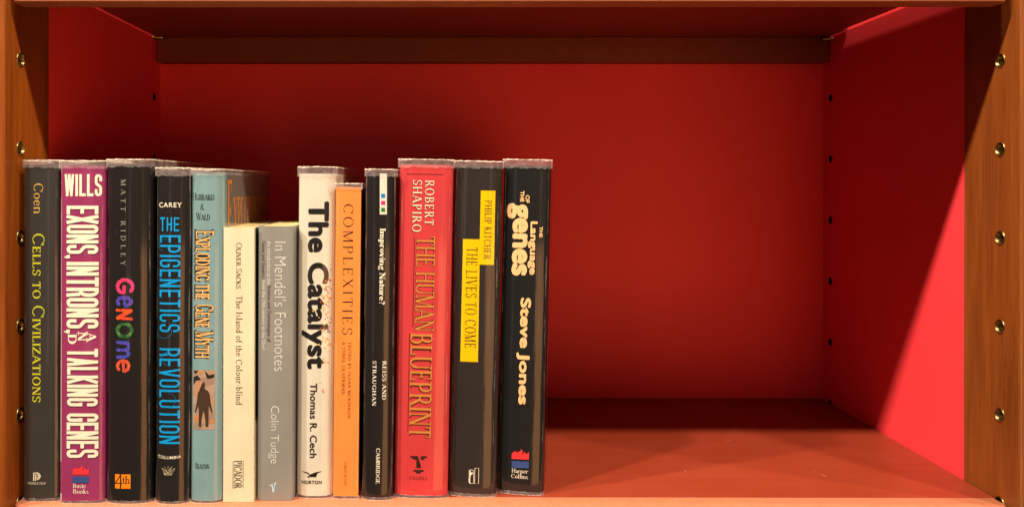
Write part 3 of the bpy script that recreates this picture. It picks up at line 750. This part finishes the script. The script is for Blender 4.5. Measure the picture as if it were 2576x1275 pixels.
b.shape('spine_picture', [fig], (0.055, 0.030, 0.020), 1)
for pg in [[(486, 952), (497, 946), (507, 958), (494, 960), (486, 972)], [(515, 934), (527, 946), (540, 943), (540, 952), (522, 955)], [(486, 935), (500, 935), (490, 945)]]: b.shape('spine_picture', [pg], (0.02, 0.016, 0.014), 1)
for pg in [[(505, 934), (514, 936), (509, 943), (500, 941)], [(490, 1050), (500, 1045), (499, 1060), (488, 1066)], [(528, 1060), (539, 1052), (539, 1066), (530, 1070)]]: b.shape('spine_picture', [pg], (0.55, 0.20, 0.06), 1)
b.text('publisher_lettering', serif_run('Beacon', caps=True, T=.13, t=.05), 491.6, 1165.5, 527.5, 1181, BLACK, rot=False)
b.side('front_cover_panel', [[(0.0115, 0.002), (0.148, 0.002), (0.148, b.h - 0.0005), (0.0115, b.h - 0.0005)]], (0.16, 0.14, 0.125))
def side_run(run, y0, y1, z0, z1):
    a0, a1, b0, b1 = bounds(run)
    return [[(y0 + (a - a0) / (a1 - a0) * (y1 - y0), z0 + (c - b0) / (b1 - b0) * (z1 - z0)) for a, c in po] for _, pr in run for po in pr]
b.side('front_cover_lettering', side_run(serif_run('E', T=.2, t=.07), 0.0095, 0.0235, 0.183, 0.2305), (0.62, 0.25, 0.05), layer=1)
b.side('front_cover_lettering', side_run(serif_run('XPLODING', T=.17, t=.06), 0.026, 0.116, 0.186, 0.2185), (0.62, 0.25, 0.05), layer=1)

# 6 ---- cream paperback
b = Book('short cream paperback with small black serif title, the pale one before the pale blue book', 562, 640, 562.5, 639.5, 1264, 574.5, 570, (0.69, 0.60, 0.41), n=9, D=0.0018, depth=0.129, film=False, paperback=True)
b.text('author_lettering', serif_run('Oliver Sacks', caps=True, T=.10, t=.05, small=.8), 594, 613.5, 609, 728, (0.03, 0.03, 0.025))
b.text('title_lettering', serif_run('The Island of the Colour-blind', T=.10, t=.05, track=.07), 594, 747, 610.5, 1020, (0.03, 0.03, 0.025))
b.text('publisher_lettering', serif_run('PICADOR', T=.14, t=.06), 590, 1160, 610, 1230, (0.03, 0.035, 0.03))
b.line('publisher_lettering', [[(587.6, 1162), (587.6, 1231)], [(612.8, 1159), (612.8, 1230)]], .6, (0.03, 0.035, 0.03))
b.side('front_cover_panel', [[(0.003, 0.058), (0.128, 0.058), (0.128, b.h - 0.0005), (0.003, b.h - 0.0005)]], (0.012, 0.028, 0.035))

# 7 ---- grey paperback
b = Book('short grey paperback with thin white title and a pale blue tick mark', 648, 738, 648.2, 741, 1260.5, 570.8, 566, (0.235, 0.225, 0.205), n=6, D=0.0032, depth=0.129, film=False, paperback=True)
GW = (0.66, 0.64, 0.58)
b.text('title_lettering', sans_run("In Mendel's Footnotes", -.014, 1.02), 691, 610.6, 721, 935, GW)
b.text('subtitle_lettering', sans_run('An introduction to the', 0, 1.0), 672.5, 609, 682.5, 717, GW)
b.text('subtitle_lettering', sans_run('Science and Technologies of', 0, 1.0), 670.5, 721, 682.5, 862, (0.03, 0.03, 0.03))
b.text('subtitle_lettering', sans_run('Genes and Genetics', 0, 1.0), 659, 609, 668.5, 703, (0.03, 0.03, 0.03))
b.text('subtitle_lettering', sans_run('from the 19th century to the 22nd', 0, 1.0), 657, 707, 668.5, 880, GW)
b.text('author_lettering', sans_run('Colin Tudge', -.012, 1.0), 676, 1023, 703, 1167, GW)
b.shape('publisher_logo', [[(678.8, 1222), (687, 1217.5), (689.5, 1232), (691.5, 1216), (696.6, 1212.6), (695.5, 1218), (693, 1222), (690.5, 1239.7), (687, 1238), (684, 1222.5), (680, 1224)]], (0.42, 0.60, 0.75))

# 8 ---- cream, black title, coloured dots
b = Book('tall cream book with heavy black title and scattered coloured dots', 743.7, 838, 746, 845, 1254, 439, 421.5, (0.61, 0.565, 0.46), n=2.6, D=0.008, depth=0.150, streak=.5)
b.text('title_lettering', sans_run('The Catalyst', .040, 1.04), 757.8, 508.6, 828, 929.5, BLACK)
b.text('author_lettering', sans_run('Thomas R. Cech', .020, 1.03), 780, 965, 799, 1153, BLACK)
b.text('publisher_lettering', sans_run('NORTON', .03, 1.1), 759.5, 1209.6, 810.6, 1218.4, BLACK, rot=False)
gull = [(759, 1185.5), (765, 1187.5), (772, 1188.5), (777, 1190), (781, 1194.5), (785, 1196.5), (788, 1195.5), (790, 1191.5), (794, 1188.8), (802, 1187.5), (811.8, 1185.5), (806, 1189), (799, 1191.5), (794.5, 1193), (791.5, 1196), (794.5, 1197), (795.5, 1199.5), (795.5, 1202.5), (793.5, 1200.5), (789, 1200.8), (782, 1200.5), (779.5, 1200.5), (777.5, 1203.8), (775.5, 1201), (774, 1199), (777, 1198), (781, 1197.8), (776, 1193.5), (772, 1191.2), (765, 1190)]
b.shape('publisher_logo', [gull], BLACK)
rd = random.Random(5)
dots = [[] for _ in range(6)]
DC = [(0.80, 0.17, 0.04), (0.72, 0.07, 0.05), (0.80, 0.42, 0.04), (0.45, 0.05, 0.32), (0.06, 0.20, 0.48), (0.75, 0.58, 0.08)]
for i in range(80):
    y = rd.gauss(800, 62); x = 833 - abs(rd.gauss(0, 1)) * 16 * math.exp(-((y - 790) / 120) ** 2) - (4 if rd.random() < .5 else 0)
    if not (640 < y < 925) or x < 786: continue
    r = rd.uniform(1.3, 2.3); k = rd.choice((0, 0, 0, 1, 1, 2, 2, 3, 4, 5))
    dots[k].append([(x + r * math.cos(R(60 * q)), y + r * math.sin(R(60 * q))) for q in range(6)])
dots[5].append([(806 + 2 * math.cos(R(60 * q)), 962 + 2 * math.sin(R(60 * q))) for q in range(6)])
for q_ in ((813, 982), (814, 987)): dots[1].append([(q_[0] + 2 * math.cos(R(60 * q)), q_[1] + 2 * math.sin(R(60 * q))) for q in range(6)])
for k in range(6): b.shape('printed_dots', dots[k], DC[k], 2)['kind'] = 'stuff'   # confetti of specks about one pixel wide

# 9 ---- orange
b = Book('slim orange book with wide spaced black serif capitals', 839, 902.5, 845.6, 908, 1254.5, 471, 463, (0.80, 0.24, 0.050), n=9, D=0.0016, depth=0.150, streak=.35)
b.text('title_lettering', serif_run('COMPLEXITIES', T=.085, t=.035, sl=.05, track=.20), 861.5, 515.4, 889.5, 842.6, (0.02, 0.015, 0.012))
b.text('author_lettering', serif_run('EDITED BY SUSAN MCKINNON', T=.10, t=.05, track=.16), 875, 862, 884.5, 1052.7, (0.03, 0.02, 0.012))
b.text('author_lettering', serif_run('& SYDEL SILVERMAN', T=.10, t=.05, track=.16), 860.5, 862, 870, 992, (0.03, 0.02, 0.012))
b.text('publisher_lettering', serif_run('CHICAGO', T=.09, t=.05, track=.18), 866, 1162, 874, 1219.6, (0.03, 0.02, 0.012))
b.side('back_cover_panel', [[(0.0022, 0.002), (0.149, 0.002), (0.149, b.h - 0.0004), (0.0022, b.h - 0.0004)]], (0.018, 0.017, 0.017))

# 10 ---- slim black
b = Book('slim black book with a white strip of blue, pink and green squares', 910.5, 988.5, 918, 997, 1258.5, 437.5, 427, (0.010, 0.009, 0.009), n=2.6, D=0.007, depth=0.150)
b.shape('spine_strip', [rect(955.4, 438, 973.3, 540.8)], (0.68, 0.64, 0.54))
for y, c in ((489, (0.0, 0.22, 0.52)), (506.8, (0.68, 0.02, 0.16)), (524.2, (0.02, 0.18, 0.04))): b.shape('spine_strip', [rect(959, y, 969, y + 10)], c, 1)
b.text('title_lettering', serif_run('Improving Nature?', T=.20, t=.07), 950.5, 575.7, 970.5, 767, CREAM)
b.text('author_lettering', serif_run('REISS AND', T=.16, t=.06, track=.10), 962, 909, 973, 1006, WHITE)
b.text('author_lettering', serif_run('STRAUGHAN', T=.16, t=.06, track=.10), 937, 909, 948, 1022, WHITE)
b.text('publisher_lettering', serif_run('CAMBRIDGE', T=.17, t=.07), 946.5, 1128, 957.5, 1217, CREAM)

# 11 ---- red
b = Book('wide bright red book with gold title lettering between two black books', 990.5, 1127, 1003, 1140.5, 1252.5, 416.5, 402.5, (0.52, 0.040, 0.044), n=3.0, D=0.007, depth=0.156, yaw=R(-2))
b.line('ruled_line', [[(1023.5, 439), (1116, 440)]], .8, (0.05, 0.01, 0.01))
GO = (0.56, 0.21, 0.045)
for tx, box in (('ROBERT', (1068, 454.5, 1093, 567)), ('SHAPIRO', (1037, 454.5, 1062, 584))):
    b.text('author_shadow', serif_run(tx, T=.14, t=.06, track=.12), *box, (0.05, 0.008, 0.008), shift=(-0.0003, -0.0004))
    b.text('author_lettering', serif_run(tx, T=.13, t=.055, track=.12), *box, (0.80, 0.68, 0.48), layer=1)
for tx, box in (('THE HUMAN', (1044, 596, 1095, 834)), ('BLUEPRINT', (1029, 838, 1090, 1100))):
    b.text('title_shadow', serif_run(tx, T=.20, t=.10, sl=.08), *box, (0.09, 0.015, 0.010), shift=(-0.0004, -0.0003))
    b.text('title_lettering', serif_run(tx, T=.13, t=.06, sl=.06), *box, GO, layer=1)
b.line('ruled_line', [[(1043, 597), (1039, 822)], [(1031, 838), (1027, 1085)]], .8, (0.10, 0.015, 0.01))
lg = [[(1033.5, 1146.4), (1053, 1146.4), (1053, 1172.5), (1060, 1172.5), (1060, 1176.5), (1048.5, 1176.5), (1048.5, 1155), (1042, 1155), (1042, 1150.5), (1033.5, 1150.5)], [(1059.5, 1146.4), (1075.5, 1146.4), (1075.5, 1150.5), (1069, 1150.5), (1069, 1155), (1059.5, 1155)], [(1041.5, 1181), (1067, 1181), (1067, 1185.3), (1060, 1185.3), (1060, 1189.5), (1048, 1189.5), (1048, 1185.3), (1041.5, 1185.3)]]
b.shape('publisher_logo', [[(x, y) for x, y in p] for p in lg], (0.035, 0.012, 0.010))
b.text('publisher_lettering', serif_run('CASSELL', T=.12, t=.05), 1031.6, 1198, 1077, 1205.6, (0.04, 0.012, 0.01), rot=False)

# 12 ---- yellow labelled
b = Book('brown black book with two stepped yellow title blocks and a small bird emblem', 1128.5, 1248.5, 1142.5, 1265, 1247.5, 417, 406.5, (0.022, 0.017, 0.016), n=2.9, D=0.007, depth=0.156, yaw=R(-3.5))
YE = (0.78, 0.47, 0.0)
b.shape('title_block', [[(1209.5, 480), (1246, 480.5), (1242.5, 666), (1206, 665.5)]], YE)
b.shape('title_block', [[(1165, 601.7), (1207.5, 602.3), (1203, 909.5), (1158.5, 909)]], YE)
b.text('author_lettering', serif_run('PHILIP KITCHER', T=.11, t=.04, track=.10), 1216.5, 504.5, 1237.5, 652.4, (0.03, 0.022, 0.01), layer=1)
b.text('title_lettering', serif_run('THE LIVES TO COME', T=.10, t=.04, track=.12), 1169, 622.5, 1202, 874, (0.03, 0.022, 0.01), layer=1)
col_ = [(1195.7, 1175.5), (1205.5, 1175.5), (1205, 1214.5), (1195.2, 1214.5), (1195.7, 1175.5)]
b.line('publisher_logo', [col_, [(1181, 1181.5), (1184, 1180), (1188, 1179.8), (1192, 1182), (1193, 1186), (1192.6, 1213.8), (1184, 1214), (1181, 1211)]], .55, CREAM)
b.shape('publisher_logo', [[(1181, 1181), (1185, 1183), (1187, 1187), (1191.5, 1185.5), (1190, 1190), (1185.5, 1193.5), (1184, 1200), (1184.3, 1213.5), (1180.8, 1212), (1179.9, 1206), (1181, 1197), (1184, 1190), (1183.6, 1185.5)]], CREAM)
b.side('back_cover_patch', [[(0.0105, 0.132), (0.05, 0.132), (0.05, 0.145), (0.0105, 0.145)]], (0.22, 0.15, 0.01))

# 13 ---- cream lettered black book at the end of the row
b = Book('black book with rounded cream title lettering at the open end of the row', 1250.0, 1366.0, 1265.5, 1386, 1240.5, 417.5, 402.5, (0.008, 0.009, 0.010), n=2.9, D=0.0065, depth=0.150, yaw=R(-7.5))
OC = (0.80, 0.50, 0.23)
b.text('title_lettering', sans_run('OF', .035), 1321, 491, 1332, 510.7, OC)
b.text('title_lettering', sans_run('THE', .035), 1308, 480.5, 1318.5, 508, OC)
b.text('title_lettering', sans_run('genes', .045, 1.02), 1271, 511, 1329, 693, OC)
b.text('title_lettering', sans_run('Language', .040, 1.02), 1326, 556.5, 1352, 690, OC, layer=1)
b.text('title_lettering', sans_run('THE', .035), 1355.5, 569, 1364, 597, OC)
b.text('author_lettering', sans_run('Steve Jones', .042, 1.03), 1296.5, 747.5, 1336, 1015, OC)
flame(b, 1288, 1330.6, 1125.8, 1151.6, 1154, 1173.5)
b.text('publisher_lettering', serif_run('Harper', T=.12), 1288, 1176, 1329, 1189.5, CREAM, rot=False)
b.text('publisher_lettering', serif_run('Collins', T=.12), 1287, 1189.5, 1328.4, 1200, CREAM, rot=False)
PK = (0.42, 0.20, 0.15)
def sk(z0, z1): return [(0.008, z0), (0.055, z0), (0.055, z1), (0.008, z1)]
b.side('front_cover_panel', [[(0.0075, 0.002), (0.148, 0.002), (0.148, b.h - .001), (0.0075, b.h - .001)]], (0.035, 0.022, 0.03))
b.side('front_cover_picture', [sk(0.150, 0.168), sk(0.078, 0.096), sk(0.098, 0.116)], PK, layer=1)
